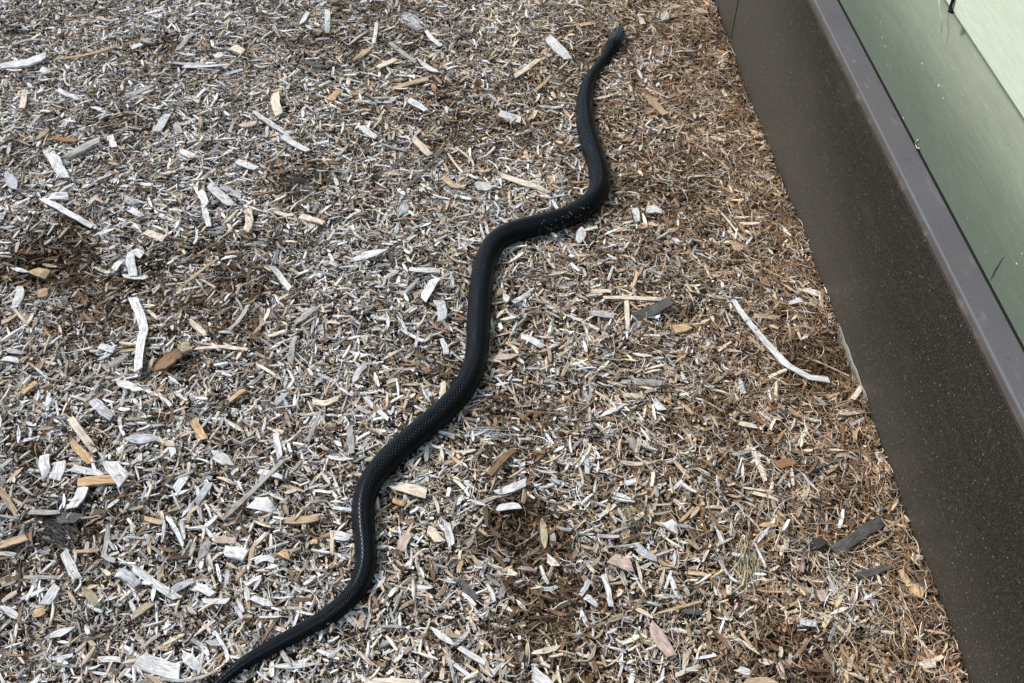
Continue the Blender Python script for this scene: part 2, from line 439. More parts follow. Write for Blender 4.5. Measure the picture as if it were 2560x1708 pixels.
b1 = board(HC + .0035, D1 - HC - .0035, siding_mat("dark_green_siding", True))
b1["label"] = "lowest siding board, darker green than those above"
pale_siding = siding_mat("pale_green_siding", False)
for q in range(7):
    board(D1 + .2035 * q, .2035, pale_siding)

# small marks that hang on the boards
blk = Mat("black_thread", .7, .2); blk.color((.006, .006, .006))
pal = Mat("pale_thread", .7, .2); pal.color((.50, .58, .50))
def tube(name, pts, rad, mat, label, cat, sides=6):
    pts = [Vector(p) for p in pts]; vs, fs = [], []
    c0 = sum(pts, Vector()) / len(pts)
    for q, p in enumerate(pts):
        d = (pts[min(q + 1, len(pts) - 1)] - pts[max(q - 1, 0)]).normalized()
        s = d.cross(Vector((0.3, .2, 1))).normalized(); t = s.cross(d)
        r = rad[q] if isinstance(rad, (list, tuple)) else rad
        for e in range(sides):
            a = 2 * math.pi * e / sides
            vs.append(p - c0 + (s * math.cos(a) + t * math.sin(a)) * r)
    for q in range(len(pts) - 1):
        for e in range(sides):
            f = (e + 1) % sides
            fs.append((q * sides + e, q * sides + f, (q + 1) * sides + f, (q + 1) * sides + e))
    fs += [tuple(range(sides))[::-1], tuple((len(pts) - 1) * sides + e for e in range(sides))]
    o = new_obj(name, mesh(name, vs, fs, True), mat, label=label, category=cat); o.location = c0
    return o
def on_wall(px, py, off):
    """the point of the upright plane OFF behind the skirting that stands at this pixel"""
    dx, dy = (px - 1280) / F, (854 - py) / F
    d = Vector((dx, dy * CA + SA, dy * SA - CA)); e = Vector((0, 0, H))
    t = (off - (e - Vector((W0.x, W0.y, 0))).dot(N)) / d.dot(N)
    return e + d * t
tube("black_twig", [on_wall(2388, -30, OC + .003), on_wall(2381, 4, OC + .003), on_wall(2376, 18, OC + .003), on_wall(2375, 27, OC + .004), on_wall(2382, 32, OC + .003)],
     [.0022, .0022, .0022, .0034, .002], blk.m, "short black twig hanging at the lower edge of the pale green board", "twig")
tube("pale_thread", [on_wall(2346, -10, OC + .002), on_wall(2349, 20, OC + .001), on_wall(2354, 45, OC + .0005), on_wall(2354, 82, OC + .0008)], .0007, pal.m,
     "thin pale thread stuck upright on the darker green board", "thread", 4)
tube("black_splinter", [on_wall(2476, 700, OC + .001), on_wall(2488, 676, OC + .001), on_wall(2508, 643, OC + .001)], [.0003, .0006, .0003], blk.m,
     "thin black splinter stuck slantwise on the darker green board", "splinter", 4)
tube("pale_curl", [on_wall(2296, 349, OC + .001), on_wall(2288, 358, OC + .001), on_wall(2292, 370, OC + .001), on_wall(2300, 372, OC + .001)], .001, pal.m,
     "tiny pale curl of grass stuck just above the grey ledge", "grass clipping", 4)

# ------------------------------------------------------------------ the snake
SN = [(1549, 79, 20), (1547, 85, 32), (1541, 98, 40), (1532, 115, 42), (1522, 131, 35), (1511, 149, 29), (1492, 175, 31), (1475, 202, 37), (1465, 235, 43), (1461, 272, 48),
      (1465, 315, 54), (1478, 365, 56), (1493, 410, 57), (1500, 450, 58), (1493, 485, 60), (1467, 517, 61), (1425, 541, 61), (1375, 558, 61), (1325, 571, 61), (1278, 585, 61),
      (1240, 608, 61), (1216, 648, 61), (1205, 700, 62), (1201, 745, 63), (1197, 800, 63), (1194, 860, 62), (1188, 905, 62), (1172, 948, 63), (1146, 988, 65), (1107, 1030, 66),
      (1060, 1070, 67), (1010, 1112, 67), (962, 1158, 66), (926, 1207, 64), (909, 1262, 62), (909, 1320, 60), (914, 1370, 59), (913, 1415, 58), (898, 1462, 56), (862, 1507, 53),
      (815, 1543, 49), (760, 1575, 46), (700, 1607, 42), (640, 1640, 38), (590, 1673, 34), (545, 1712, 30), (490, 1775, 25), (420, 1850, 18), (340, 1920, 11), (270, 1965, 3)]
sn = np.array(SN, float)
sn[:, 2] *= np.where(sn[:, 1] < 500, .92, .965)
def catmull(a, per):
    out = []
    for q in range(len(a) - 1):
        p0, p1, p2, p3 = a[max(q - 1, 0)], a[q], a[q + 1], a[min(q + 2, len(a) - 1)]
        for t in np.linspace(0, 1, per, endpoint=False):
            out.append(.5 * (2 * p1 + (p2 - p0) * t + (2 * p0 - 5 * p1 + 4 * p2 - p3) * t * t + (3 * p1 - p0 - 3 * p2 + p3) * t ** 3))
    out.append(a[-1]); return np.array(out)
sc_ = catmull(sn, 12)
ctr, rad = [], []
for x, y, w in sc_:
    p = at(x, y, .02); r = .5 * max(w, 2) * depth(p) / F
    p = at(x, y, r * .58 + .002); ctr.append(p); rad.append(r)
cum = np.concatenate([[0], np.cumsum([(ctr[q + 1] - ctr[q]).length for q in range(len(ctr) - 1)])])
for q in range(len(ctr)):                 # the head is carried a little off the ground
    s = cum[q]; ctr[q] = ctr[q] + UP * (.006 * math.exp(-(s / .06) ** 2) + float(height(np.array(ctr[q].x), np.array(ctr[q].y))) * .5)
SIDES = 28
vs, uv, fs, spk = [], [], [], []
c0 = ctr[len(ctr) // 2].copy(); c0.z = 0
for q, p in enumerate(ctr):
    d = (ctr[min(q + 1, len(ctr) - 1)] - ctr[max(q - 1, 0)]).normalized()
    s = d.cross(UP).normalized(); t = s.cross(d)
    hd = math.exp(-((cum[q] - .022) / .024) ** 2)            # 1 on the head
    tipf = max(0.0, 1 - cum[q] / .012)
    for e in range(SIDES):
        a = 2 * math.pi * e / SIDES
        cx, sy = math.cos(a), math.sin(a)
        x_ = math.copysign(abs(cx) ** (.92), cx)
        y_ = math.copysign(abs(sy) ** (1.28 - .3 * hd if sy > 0 else .92), sy)
        if sy > 0: y_ = y_ * .98 + .05 * (1 - hd) * math.exp(-(cx / .2) ** 2)   # back rises to a blunt ridge
        else: y_ *= .72
        y_ *= (1 - .30 * hd)
        vs.append(p - c0 + s * (x_ * rad[q]) + t * (y_ * rad[q]))
        uv.append((e / SIDES, cum[q]))
        px_, py_ = to_px(p)
        spk.append(math.exp(-((px_ - 1400) / 80) ** 2 - ((py_ - 548) / 60) ** 2) * (1.0 if cx < -.25 else 0.0))
for q in range(len(ctr) - 1):
    for e in range(SIDES):
        f = (e + 1) % SIDES
        fs.append((q * SIDES + e, q * SIDES + f, (q + 1) * SIDES + f, (q + 1) * SIDES + e))
fs += [tuple(range(SIDES)), tuple((len(ctr) - 1) * SIDES + e for e in range(SIDES))[::-1]]
me = mesh("snake", vs, fs, True)
lay = me.uv_layers.new(name="scales")
lv = np.zeros(len(me.loops), dtype=np.int32); me.loops.foreach_get("vertex_index", lv)
uva = np.array(uv)[lv]
ls = np.zeros(len(me.polygons), dtype=np.int32)
for pl in me.polygons:                    # close the seam round the belly
    li = list(pl.loop_indices)
    if len(li) == 4 and max(uva[l][0] for l in li) - min(uva[l][0] for l in li) > .5:
        for l in li:
            if uva[l][0] < .5: uva[l][0] += 1
lay.data.foreach_set("uv", uva.astype(np.float32).ravel())
a_ = me.attributes.new("fleck", 'FLOAT', 'POINT'); a_.data.foreach_set("value", np.array(spk, dtype=np.float32))
s = Mat("black_scales", .40, .16)
uvn = s.n("ShaderNodeUVMap", uv_map="scales"); sp = s.n("ShaderNodeSeparateXYZ"); s.l(uvn.outputs[0], sp.inputs[0])
ua = s.math('MULTIPLY', sp.outputs[0], math.pi * 60); vb = s.math('MULTIPLY', sp.outputs[1], math.pi / .0036)
s1 = s.math('ABSOLUTE', s.math('SINE', s.math('MULTIPLY', s.math('ADD', ua, vb), .5)))
s2 = s.math('ABSOLUTE', s.math('SINE', s.math('MULTIPLY', s.math('SUBTRACT', ua, vb), .5)))
dia = s.math('MULTIPLY', s1, s2)
sc_h = s.sstep(dia, .0, .45)
fl_n = s.voro(s.pos(), 210).outputs['Distance']
flk = s.attr("fleck").outputs["Fac"]
gap = s.math('LESS_THAN', fl_n, .19)
nz = s.noise(s.pos(), 70, 2)
gap = s.math('MULTIPLY', gap, s.math('GREATER_THAN', s.math('MULTIPLY', flk, s.math('ADD', nz, .25)), .36))
c = s.mix(s.noise(s.pos(), 40, 3), (.0014, .0022, .0034), (.0030, .0044, .0062))
c = s.mix(gap, c, (.36, .31, .24))
hdm = s.sstep(sp.outputs[1], .080, .045)
pl = s.voro(s.pos(), 130, None, 'DISTANCE_TO_EDGE').outputs['Distance']
c = s.mix(s.math('MULTIPLY', hdm, s.sstep(pl, .03, .10)), c, (.050, .058, .070))  # bluish sheen of the head plates is put into their colour
s.color(c); s.b.inputs['Specular Tint'].default_value = (.66, .86, 1.0, 1)
s.bump(sc_h, .55, .0010)
s.l(s.math('ADD', s.math('MULTIPLY', s.noise(s.pos(), 130, 3), .16), .17), s.b.inputs["Roughness"])
snake = new_obj("snake", me, s.m, label="long black snake winding across the wood chips, head raised towards the wall", category="snake")
snake.location = c0
em = Mat("snake_eye", .08, .6); em.color((.004, .004, .004))
eb = bpy.data.meshes.new("eye")
import bmesh
bm_ = bmesh.new(); bmesh.ops.create_uvsphere(bm_, u_segments=10, v_segments=8, radius=.0042); bm_.to_mesh(eb); bm_.free()
eb.polygons.foreach_set("use_smooth", [True] * len(eb.polygons))
qi = int(np.argmin(np.abs(cum - .021)))
d = (ctr[qi + 1] - ctr[qi - 1]).normalized(); sv = d.cross(UP).normalized(); tv = sv.cross(d)
for sg in (1, -1):
    o = new_obj("eye", eb, em.m if sg == 1 else (), snake)
    o.location = ctr[qi] - c0 + sv * (sg * rad[qi] * .72) + tv * (rad[qi] * .42)
nost = Mat("mouth_line", .6, .2); nost.color((.05, .055, .06))

# ------------------------------------------------------------------ the larger pieces of wood that lie on top, each a thing of its own
def chip_mesh(name, pts, w, thick, tone, end, sd_):
    """closed, bent, uneven piece along PTS (world), W wide; end: cut, point, split"""
    r = np.random.default_rng(sd_)
    pts = np.array([(p[0], p[1]) for p in pts], float)
    seg = np.concatenate([[0], np.cumsum(np.linalg.norm(np.diff(pts, axis=0), axis=1))]); Ln = seg[-1]
    k = 5 if len(pts) == 2 else min(9, 3 + 2 * len(pts))
    if len(pts) > 2:
        cm = catmull(pts, 6); seg = np.concatenate([[0], np.cumsum(np.linalg.norm(np.diff(cm, axis=0), axis=1))]); Ln = seg[-1]; pts = cm
    t = np.linspace(0, 1, k); t[1:-1] += r.uniform(-.04, .04, k - 2)
    cx = np.interp(t * Ln, seg, pts[:, 0]); cy = np.interp(t * Ln, seg, pts[:, 1])
    wob = r.normal(0, .03 * w, k); 
    tx, ty = np.gradient(cx), np.gradient(cy); ln = np.hypot(tx, ty); tx, ty = tx / ln, ty / ln
    q = np.abs(2 * t - 1)
    if end == 'cut': wl = 1 - .10 * q ** 4; wr = 1 - .10 * q ** 4
    elif end == 'point': wl = 1 - .78 * q ** 2.2; wr = 1 - .78 * q ** 2.2
    else:
        wl = 1 - (.2 + .65 * r.random()) * t ** 2; wr = 1 - (.2 + .65 * r.random()) * (1 - t) ** 2.4
    wl = wl * (1 + r.uniform(-.12, .12, k)) * w * .5; wr = wr * (1 + r.uniform(-.12, .12, k)) * w * .5
    skew = r.uniform(-.35, .35) * w * (np.abs(q) > .9) * np.sign(t - .5)
    twist = r.normal(0, .12) + r.normal(0, .22) * (t - .5)
    bow = r.normal(0, .035) * Ln * (4 * (t - .5) ** 2 - .3); tilt = r.normal(0, .07) * Ln * (t - .5)
    X0, Y0 = cx.mean(), cy.mean()
    zg = float(height(np.array(X0), np.array(Y0))) + min(.0055 + .03 * w + .018 * Ln, .0098)
    vs, gc = [], []
    so = r.random() * 30
    for i_ in range(k):
        c = np.array([cx[i_] - X0, cy[i_] - Y0, zg + bow[i_] + tilt[i_] + max(0, -min(bow.min(), 0)) * .5])
        nrm = np.array([-ty[i_], tx[i_], twist[i_]]); tv_ = np.array([tx[i_], ty[i_], 0])
        th = thick * (1 - .25 * q[i_] ** 3) * r.uniform(.85, 1.15)
        L_ = c + nrm * (wl[i_] + wob[i_]) + tv_ * skew[i_]; R_ = c - nrm * (wr[i_] - wob[i_]) - tv_ * skew[i_]
        mid = (L_ + R_) / 2 + nrm * w * r.uniform(-.12, .12)
        for p, h_ in ((L_, 0), (L_, th), (mid, th * r.uniform(.85, 1.3)), (R_, th), (R_, 0)):
            vs.append(p + np.array([0, 0, h_]))
        s_ = t[i_] * Ln + so
        gc += [(s_, -w / 2 + so, so), (s_, -w / 2 + so, so), (s_, so, so), (s_, w / 2 + so, so), (s_, w / 2 + so, so)]
    fs = []
    for i_ in range(k - 1):
        for a in range(5):
            b = (a + 1) % 5
            fs.append((i_ * 5 + a, i_ * 5 + b, i_ * 5 + 5 + b, i_ * 5 + 5 + a))
    fs += [(4, 3, 2, 1, 0), tuple((k - 1) * 5 + a for a in range(5))]
    me = mesh(name, vs, fs)
    col = np.array(tone)[None] * r.normal(1, .07, (k, 1)).clip(.8, 1.2)
    if end != 'cut' and r.random() < .4: col[-1] *= .75
    tint(me, np.repeat(col, 5, 0).clip(.01, .76), np.array(gc))
    return me, (X0, Y0, 0.0), Ln

def strands(name, p0, p1, w, n, tone, fan, sd_, rad_=.0006, lift=.007):
    """a frayed bundle of fibres as one piece"""
    r = np.random.default_rng(sd_); p0, p1 = np.array(p0[:2]), np.array(p1[:2])
    ax = p1 - p0; Ln = np.linalg.norm(ax); ax /= Ln; nr = np.array([-ax[1], ax[0]]); c0 = (p0 + p1) / 2
    zg = float(height(np.array(c0[0]), np.array(c0[1]))) + .0035
    vs, fs, cl, gc = [], [], [], []
    for j in range(n):
        o0 = r.normal(0, w * .28); a0 = r.uniform(0, .25); a1 = r.uniform(.7, 1.05)
        o1 = o0 * (1 + fan) + r.normal(0, w * .2 * (1 + fan)); h0 = r.random() * lift * max(0, 1 - abs(o0) / w); kk = r.normal(0, w * .35); k2 = r.normal(0, w * .18)
        b = len(vs); cc = np.array(tone) * r.normal(1, .3, 1).clip(.4, 1.7)
        for i_, t in enumerate(np.linspace(0, 1, 7)):
            s_ = a0 + (a1 - a0) * t
            p = p0 + ax * Ln * s_ + nr * (o0 + (o1 - o0) * t + kk * math.sin(3.1 * t) + k2 * math.sin(6.2 * t)) - c0
            z_ = zg + h0 * (.6 + .4 * math.sin(math.pi * t)) + .001 * r.random()
            rr = rad_ * (1 - .6 * abs(2 * t - 1) ** 2) * 1.2
            for dn, dz in ((-rr, 0), (0, rr * 1.4), (rr, 0)):
                vs.append((p[0] + nr[0] * dn, p[1] + nr[1] * dn, z_ + dz)); cl.append(cc); gc.append((s_ * Ln, o0, j))
        for i_ in range(6):
            for a in range(3):
                e = (a + 1) % 3
                fs.append((b + i_ * 3 + a, b + i_ * 3 + e, b + i_ * 3 + 3 + e, b + i_ * 3 + 3 + a))
    me = mesh(name, vs, fs); tint(me, np.array(cl).clip(.01, .7), np.array(gc))
    return me, (c0[0], c0[1], 0.0)

# pts; width; tone; end; thick factor; own label ; landmark phrase
CH = [
([193,1206,297,1198],24,'orange','cut',.75,'thick orange tan block of wood beside a pale slab near the bottom-left corner','the thick orange block'),
([274,1154,310,1204],32,'white','cut',.25),([180,1173,260,1181],20,'white','split',.25),
([530,1131,575,1158],30,'white','point',.3,'smooth oval silvery chip lying alone below the long grey chip','the oval silvery chip'),
([460,1183,437,1223],21,'white','cut',.25),
([705,1150,555,1296],13,'grey','split',.6,'long straight grey stick with a dark side, slanting down to the left','the long slanting grey stick'),
([624,1257,690,1257],38,'white','split',.2,'broad flat triangular pale flake beside the long slanting grey stick',None),
([157,1376,188,1441],19,'white','cut',.3,'straight whitish slat pointing down from the shaggy dark bark','the whitish slat'),
([142,1464,111,1510],22,'white','cut',.3),([184,1568,111,1591],16,'white','point',.3),
([330,1422,440,1491],20,'white','split',.35,'big white splinter with a forked side, in the lower left mulch','the forked white splinter'),
([385,1448,378,1502],11,'white','point',.4),
([479,1456,532,1476],24,'white','split',.3),([348,1652,448,1682],34,'white','cut',.35,'wide layered whitish slab near the bottom edge, left of the snake tail','the layered whitish slab'),
([534,1343,586,1345],17,'pink','cut',.4,'flat pinkish brown chip just above a knobbly pale lump','the pinkish flat chip'),
([559,1376,613,1380],34,'white','split',.55,'knobbly pale lump of wood below the pinkish flat chip',None),
([82,1533,111,1525],18,'orange','cut',.6),([0,1361,61,1342],22,'tan','cut',.5),([0,1223,42,1288],13,'tan','cut',.5),
([176,1108,234,1158],20,'orange','split',.4),([103,1130,111,1181],26,'white','split',.5),([150,1150,135,1195],26,'white','cut',.3),
([678,1663,785,1656],13,'white','point',.35,'long pale sliver lying level under the snake tail','the pale sliver under the tail'),
([712,1296,793,1290],18,'tan','cut',.5),([823,1334,877,1338],24,'white','split',.3),([134,1284,195,1292],26,'dark','cut',.5),
([69,1277,146,1272],15,'grey','split',.4),([697,1380,722,1384],22,'orange','split',.7,'small round orange lump in the mulch left of the lower snake bend','the round orange lump'),
([776,1349,792,1350],14,'orange','cut',.6),
([329,736,345,775,358,820,350,859,347,931],20,'white','cut',.25,'long wavy whitish strip lying upright in the left mulch','the wavy whitish strip'),
([352,631,332,617,322,634,328,674],19,'white','cut',.3,'hook shaped whitish strip standing above the long wavy strip','the hooked whitish strip'),
([299,672,360,677],15,'white','split',.4),
([486,870,548,863,620,874],10,'cream','split',.6,'thin bow shaped pale twig right of the curled brown bark','the bow shaped pale twig'),
([299,878,375,861],8,'tan','split',.7),
([385,920,410,895,440,870],46,'brown','split',.35,'curled brown piece of bark at the foot of the wavy strip','the curled brown bark'),
([446,862,476,864],30,'olive','point',.7,'round olive tan nut like lump above the curled brown bark',None),
([617,755,598,790,574,824],11,'grey','split',.5),
([310,1096,398,1096],24,'slate','point',.3,'long bluish grey chip lying level above the oval silvery chip','the level bluish grey chip'),
([481,1048,509,1096],18,'orange','cut',.5,'orange tan chip standing above the oval silvery chip','the upright orange chip'),
([609,970,571,997],12,'orange','cut',.5),([90,954,54,981],14,'orange','cut',.5),([176,1046,234,1127],16,'cream','cut',.4),
([65,648,105,663],27,'tan','cut',.7,'squarish tan wood cube in the dark hollow at the left edge','the squarish tan cube'),
([100,712,101,732],21,'tan','cut',.7),([31,771,50,788,62,800,70,790,77,775],8,'cream','split',.5),
([0,889,46,899],13,'white','cut',.4),([12,874,58,876],17,'lilac','split',.3),([15,650,61,663],13,'white','point',.4),
([245,862,283,870],18,'white','split',.3),([425,1100,433,1138],14,'white','cut',.4),([688,1080,699,1142],14,'white','cut',.4),
([872,643,964,621],22,'white','point',.3,'broad pale grey chip lying level, left of the snake middle bend','the broad level pale chip'),
([109,364,140,404,170,444],29,'white','split',.22,'large leaf shaped bluish white chip in the upper left mulch','the leaf shaped white chip'),
([100,494,165,530,230,559],17,'white','split',.35,'long white splinter slanting down below the leaf shaped chip','the long white splinter'),
([123,488,169,488],21,'white','cut',.5),
([490,460,517,509],18,'white','split',.25),([521,463,582,506],27,'white','split',.25,'widest piece in a fan of whitish slats, upper left','the fan of whitish slats'),
([555,467,601,486],16,'slate','split',.25),([502,494,513,530,525,563],15,'white','split',.3),
([705,341,770,375],18,'white','cut',.3,'brightest white slat, blunt ended, left of the snake neck across the mulch','the brightest white slat'),
([632,283,680,308,724,329],17,'white','split',.3),([419,280,389,326],21,'slate','cut',.3,'bluish grey rectangular slat tilted in the upper left','the rectangular bluish slat'),
([576,111,607,121],21,'cream','cut',.5,'bright cream chunk near the top edge, among brown mulch','the bright cream chunk'),
([755,149,785,158,812,165],17,'dark','point',.35,'dark grey blade shaped chip below the top edge','the dark grey blade'),
([0,165,60,157,115,142],30,'white','split',.4,'long weathered whitish slab at the left edge, upper corner','the weathered slab'),
([226,264,264,274],12,'white','split',.4),([165,394,249,352],28,'grey','split',.5,'thick grey brown bark slab above the leaf shaped white chip','the grey bark slab'),
([590,398,640,417],19,'white','cut',.3),([448,371,479,387],15,'white','cut',.35),([272,333,283,364],15,'white','cut',.3),
([816,27,820,77],16,'white','split',.35),([846,226,823,249],16,'orange','cut',.6),
([314,517,356,536],17,'white','split',.3),([310,494,337,505],19,'lilac','cut',.3),([601,314,640,303],20,'pink','split',.5),
([130,348,191,348],15,'rust','split',.5),
([1061,69,1080,95,1103,111],11,'white','split',.4),([1367,96,1395,118,1425,142],28,'white','split',.35,'broad frayed white chip to the left of the snake head','the frayed white chip by the head'),
([1248,283,1302,293],19,'white','cut',.35,'blunt white chip lying level, left of the snake upper body','the blunt white chip'),
([1252,437,1375,475],18,'cream','split',.35,'long cream slat slanting towards the snake above its middle bend','the long cream slat'),
([1191,467,1227,458],26,'white','cut',.3,'squarish white chip left of the long cream slat',None),
([1348,274,1402,264,1409,245],7,'white','cut',.6,'thin bent white twig close to the left of the snake neck','the bent white twig'),
([1348,149,1287,191],12,'cream','cut',.4),([1379,188,1337,230],8,'tan','cut',.6),
([1620,237,1666,287],22,'tan','split',.4,'wide tan splinter between the snake neck and the skirting','the wide tan splinter'),
([1616,521,1656,517],20,'white','cut',.4),([1586,517,1597,548],16,'white','split',.4),
([1456,570,1449,606],22,'white','point',.4,'bluish white chip tucked against the outside of the snake middle bend','the bluish chip at the bend'),
([900,314,942,341],20,'white','split',.3),([946,168,984,138],19,'cream','split',.4),([973,103,1042,149],13,'grey','split',.5),
([1019,245,1065,272],15,'white','split',.35),([1030,341,1076,379],16,'cream','split',.4),
([1007,483,1060,420,1110,368],8,'dark','split',.8,'crooked dark grey twig left of the squarish white chip','the crooked dark twig'),
([1000,532,1018,502],22,'slate','point',.4),([1657,22,1668,50],20,'grey','split',.6),([1745,35,1764,27],24,'orange','split',.6),
([1600,34,1609,58],12,'cream','cut',.4),
([1022,673,1060,674,1099,671],17,'white','split',.3,'level white splinter left of the snake, above a tilted white slat','the level white splinter'),
([1091,694,1057,748],22,'white','cut',.25,'tilted white slat close to the left side of the snake','the tilted white slat'),
([1283,755,1325,730],10,'white','cut',.5),([1302,836,1358,862],15,'white','cut',.4,'short white slat right of the snake straight middle','the short white slat'),
([1509,740,1666,740],10,'cream','cut',.6,'long straight cream stick lying level in the right mulch','the level cream stick'),
([1589,790,1635,772,1677,755],24,'dark','cut',.6,'dark grey ridged bark stick below the level cream stick','the ridged dark bark'),
([1566,744,1570,817],10,'cream','cut',.5),([1689,824,1720,809],28,'orange','split',.6,'orange chunk of wood beside the ridged dark bark','the orange chunk'),
([1229,889,1298,886],20,'pink','point',.35,'pinkish pointed chip touching the right side of the snake','the pinkish pointed chip'),
([1475,774,1536,786],18,'lilac','cut',.35),([1589,954,1654,954],18,'grey','split',.4,'pale grey level chip alone in the right mulch',None),
([911,993,973,1046],13,'white','split',.4),([1107,951,1107,997],12,'cream','cut',.5),([1068,1043,1095,1012],12,'cream','cut',.5),
([1264,735,1268,757],15,'white','point',.5),([1478,721,1528,721],14,'cream','split',.4),([1635,1000,1658,1023],21,'white','split',.4),
([1279,1031,1370,1029,1467,1033],5,'brown','split',.8),([1237,741,1258,718],14,'olive','point',.5),([1060,920,1078,921],22,'rust','point',.5),
([1574,1096,1597,1123],22,'grey','split',.4),
([1283,1119,1222,1181],15,'brown','cut',.6,'straight brown stick slanting, right of the snake lower half','the slanting brown stick'),
([1241,1227,1280,1214,1314,1200],20,'white','split',.35),([1241,1259,1300,1255],16,'white','cut',.35),
([1069,1319,1103,1349],20,'cream','cut',.45,'cream block tilted, right of the snake lower bend','the tilted cream block'),
([1116,1303,1130,1357],14,'white','cut',.4),([1013,1329,1004,1371],28,'pink','split',.35),([992,1211,1065,1230],27,'cream','cut',.35,'cracked wide cream chip touching the inside of the snake lower bend','the cracked cream chip'),
([980,1248,1011,1252],14,'orange','split',.5),
([1356,1277,1361,1320,1363,1357],17,'olive','point',.45,'pointed olive tan thorn standing up beside a brown hollow','the olive thorn'),
([1377,1307,1383,1330,1379,1353],14,'grey','point',.35),([1268,1426,1287,1422],18,'cream','cut',.5),([1367,1384,1394,1403],22,'cream','split',.4),
([1329,1629,1370,1622,1402,1606],13,'cream','point',.4,'cream pointed sliver near the bottom edge, centre','the cream pointed sliver'),
([1528,1395,1582,1411],36,'pink','split',.4,'wide pinkish striped slab in the lower right mulch','the pinkish striped slab'),
([1620,1568,1685,1637],34,'pink','split',.5,'big pinkish splintered chunk near the bottom edge, right','the big pinkish chunk'),
([1509,1430,1520,1470,1528,1514],12,'white','cut',.5),([1452,1483,1474,1445],13,'slate','cut',.4),([1463,1487,1497,1506],16,'white','split',.4),
([1666,1303,1693,1322],26,'white','cut',.6,'small squarish white cube in the lower right mulch','the squarish white cube'),
([1076,1564,1134,1610],15,'white','point',.4),([1145,1617,1214,1652],15,'white','split',.35),([1333,1679,1367,1712],28,'white','cut',.3,'wide bluish white chip cut by the bottom edge, centre',None),
([1566,1204,1601,1192],16,'white','split',.4),([1647,1533,1754,1502],9,'tan','split',.6),([1704,1529,1762,1529],16,'dark','point',.4),
([1674,1445,1700,1495],14,'white','split',.4),([911,1702,1053,1704],14,'cream','cut',.5),([1145,1426,1153,1399],10,'orange','cut',.6),
([1467,1142,1469,1181],10,'white','cut',.5),([1141,1445,1195,1491],17,'dark','split',.4),
([2089,1372,2150,1334,2211,1295],25,'dark','cut',.5,'thick dark grey charred slab near the skirting, lower right','the charred slab'),
([2146,1441,2200,1420,2246,1395],18,'dark','split',.5,'smaller dark grey slab just below the thick charred slab',None),
([2028,1372,2058,1345],26,'black','split',.6,'blackened lump at the left end of the charred slab',None),
([2250,1422,2270,1447,2288,1479],16,'orange','split',.4),([2285,1472,2310,1480],32,'orange','split',.5,'orange chunk against the skirting below the dark slabs','the orange chunk by the skirting'),
([1882,1116,1915,1200],11,'cream','cut',.6,'straight cream stick standing steep in the right mulch','the steep cream stick'),
([1859,1219,1936,1223],8,'cream','split',.6),([1875,1227,1947,1246],9,'cream','split',.6),([1944,1162,1986,1146],22,'rust','split',.7),
([2047,1165,2080,1148,2116,1139],9,'dark','split',.6),([2093,1135,2120,1133,2150,1142],7,'pink','split',.6),
([2303,1659,2340,1655],18,'cream','cut',.5),([1898,1644,1936,1651],14,'cream','point',.5),([1947,1651,1967,1690],14,'cream','split',.4),
([1863,1705,1936,1693],26,'tan','split',.5),([1840,1670,1886,1678],18,'white','point',.4),([1898,1311,1944,1311],11,'orange','point',.5),
([2055,1470,2064,1498],18,'pink','cut',.5),([1819,1462,1826,1487],14,'cream','split',.4),([2100,1617,2173,1705],6,'tan','split',.8),
([2288,1586,2349,1644],7,'cream','split',.8),
([1833,747,1863,793,1913,851,1959,900,2009,935,2074,946],15,'white','split',.4,'long curved whitish stick lying close to the skirting','the long curved stick'),
([1886,786,1951,790],13,'tan','cut',.5),([1997,724,2070,747],16,'cream','point',.4),([1974,755,2005,747],15,'white','split',.4),
([2005,862,2070,903,2135,939],5,'tan','split',.9),([1848,943,1863,977],14,'white','split',.4),([2131,1004,2150,969],13,'cream','split',.5),
([1986,797,2005,847],5,'cream','split',.8),([2005,843,2028,824],9,'white','point',.5),([1794,516,1859,599],4,'cream','split',.9),
([1826,610,1856,618],26,'tan','split',.3),([2035,988,2066,1008],12,'lilac','split',.4),([2100,1038,2162,1025],13,'pink','split',.5),([1848,1057,1894,1061],13,'cream','split',.4),
([270,1313,262,1360,258,1385,288,1402],11,'grey','cut',.4),([417,1285,440,1325,460,1363],12,'white','split',.3),([452,1300,458,1345],10,'white','split',.3),
([207,1468,248,1512],20,'olive','point',.35),([0,1512,28,1530,55,1545],16,'white','point',.3),([566,1418,563,1457],10,'lilac','cut',.4),
([235,1640,298,1646],12,'white','cut',.4),([532,1575,562,1621,568,1651],9,'white','split',.5,'thin curved white sliver just left of the snake tail',None),
([357,1684,464,1703,546,1678],7,'grey','split',.7),([366,1335,361,1362],16,'lilac','cut',.4),([330,1540,377,1504],22,'olive','split',.4),
([71,1646,164,1610],7,'grey','split',.7),([177,1374,243,1369],8,'tan','split',.6),([57,1441,142,1438],9,'grey','split',.5),
([940,52,938,80,934,106],9,'white','split',.5),([934,106,882,147],12,'tan','point',.5),([871,106,915,73],8,'grey','split',.6),
([980,215,1070,193],15,'tan','split',.5,'long tan splinter lying level below the top edge, centre','the level tan splinter'),([907,207,950,234],12,'brown','split',.5),([1138,365,1180,395,1182,422],5,'cream','split',.8),
([1119,381,1157,425],6,'cream','split',.7),([953,362,1016,368],7,'grey','split',.7),([872,188,870,210],9,'cream','cut',.5),([766,27,756,58],14,'white','split',.4),
([535,133,556,135],20,'white','point',.6),([147,152,220,136,300,117],8,'tan','split',.7),([419,150,517,158],11,'lilac','split',.4),([457,163,572,160],8,'white','split',.4),
([440,115,478,72],12,'grey','split',.5),([93,349,117,321],16,'olive','split',.5),([357,92,378,96],21,'grey','point',.6),([327,114,351,103],14,'white','split',.4),
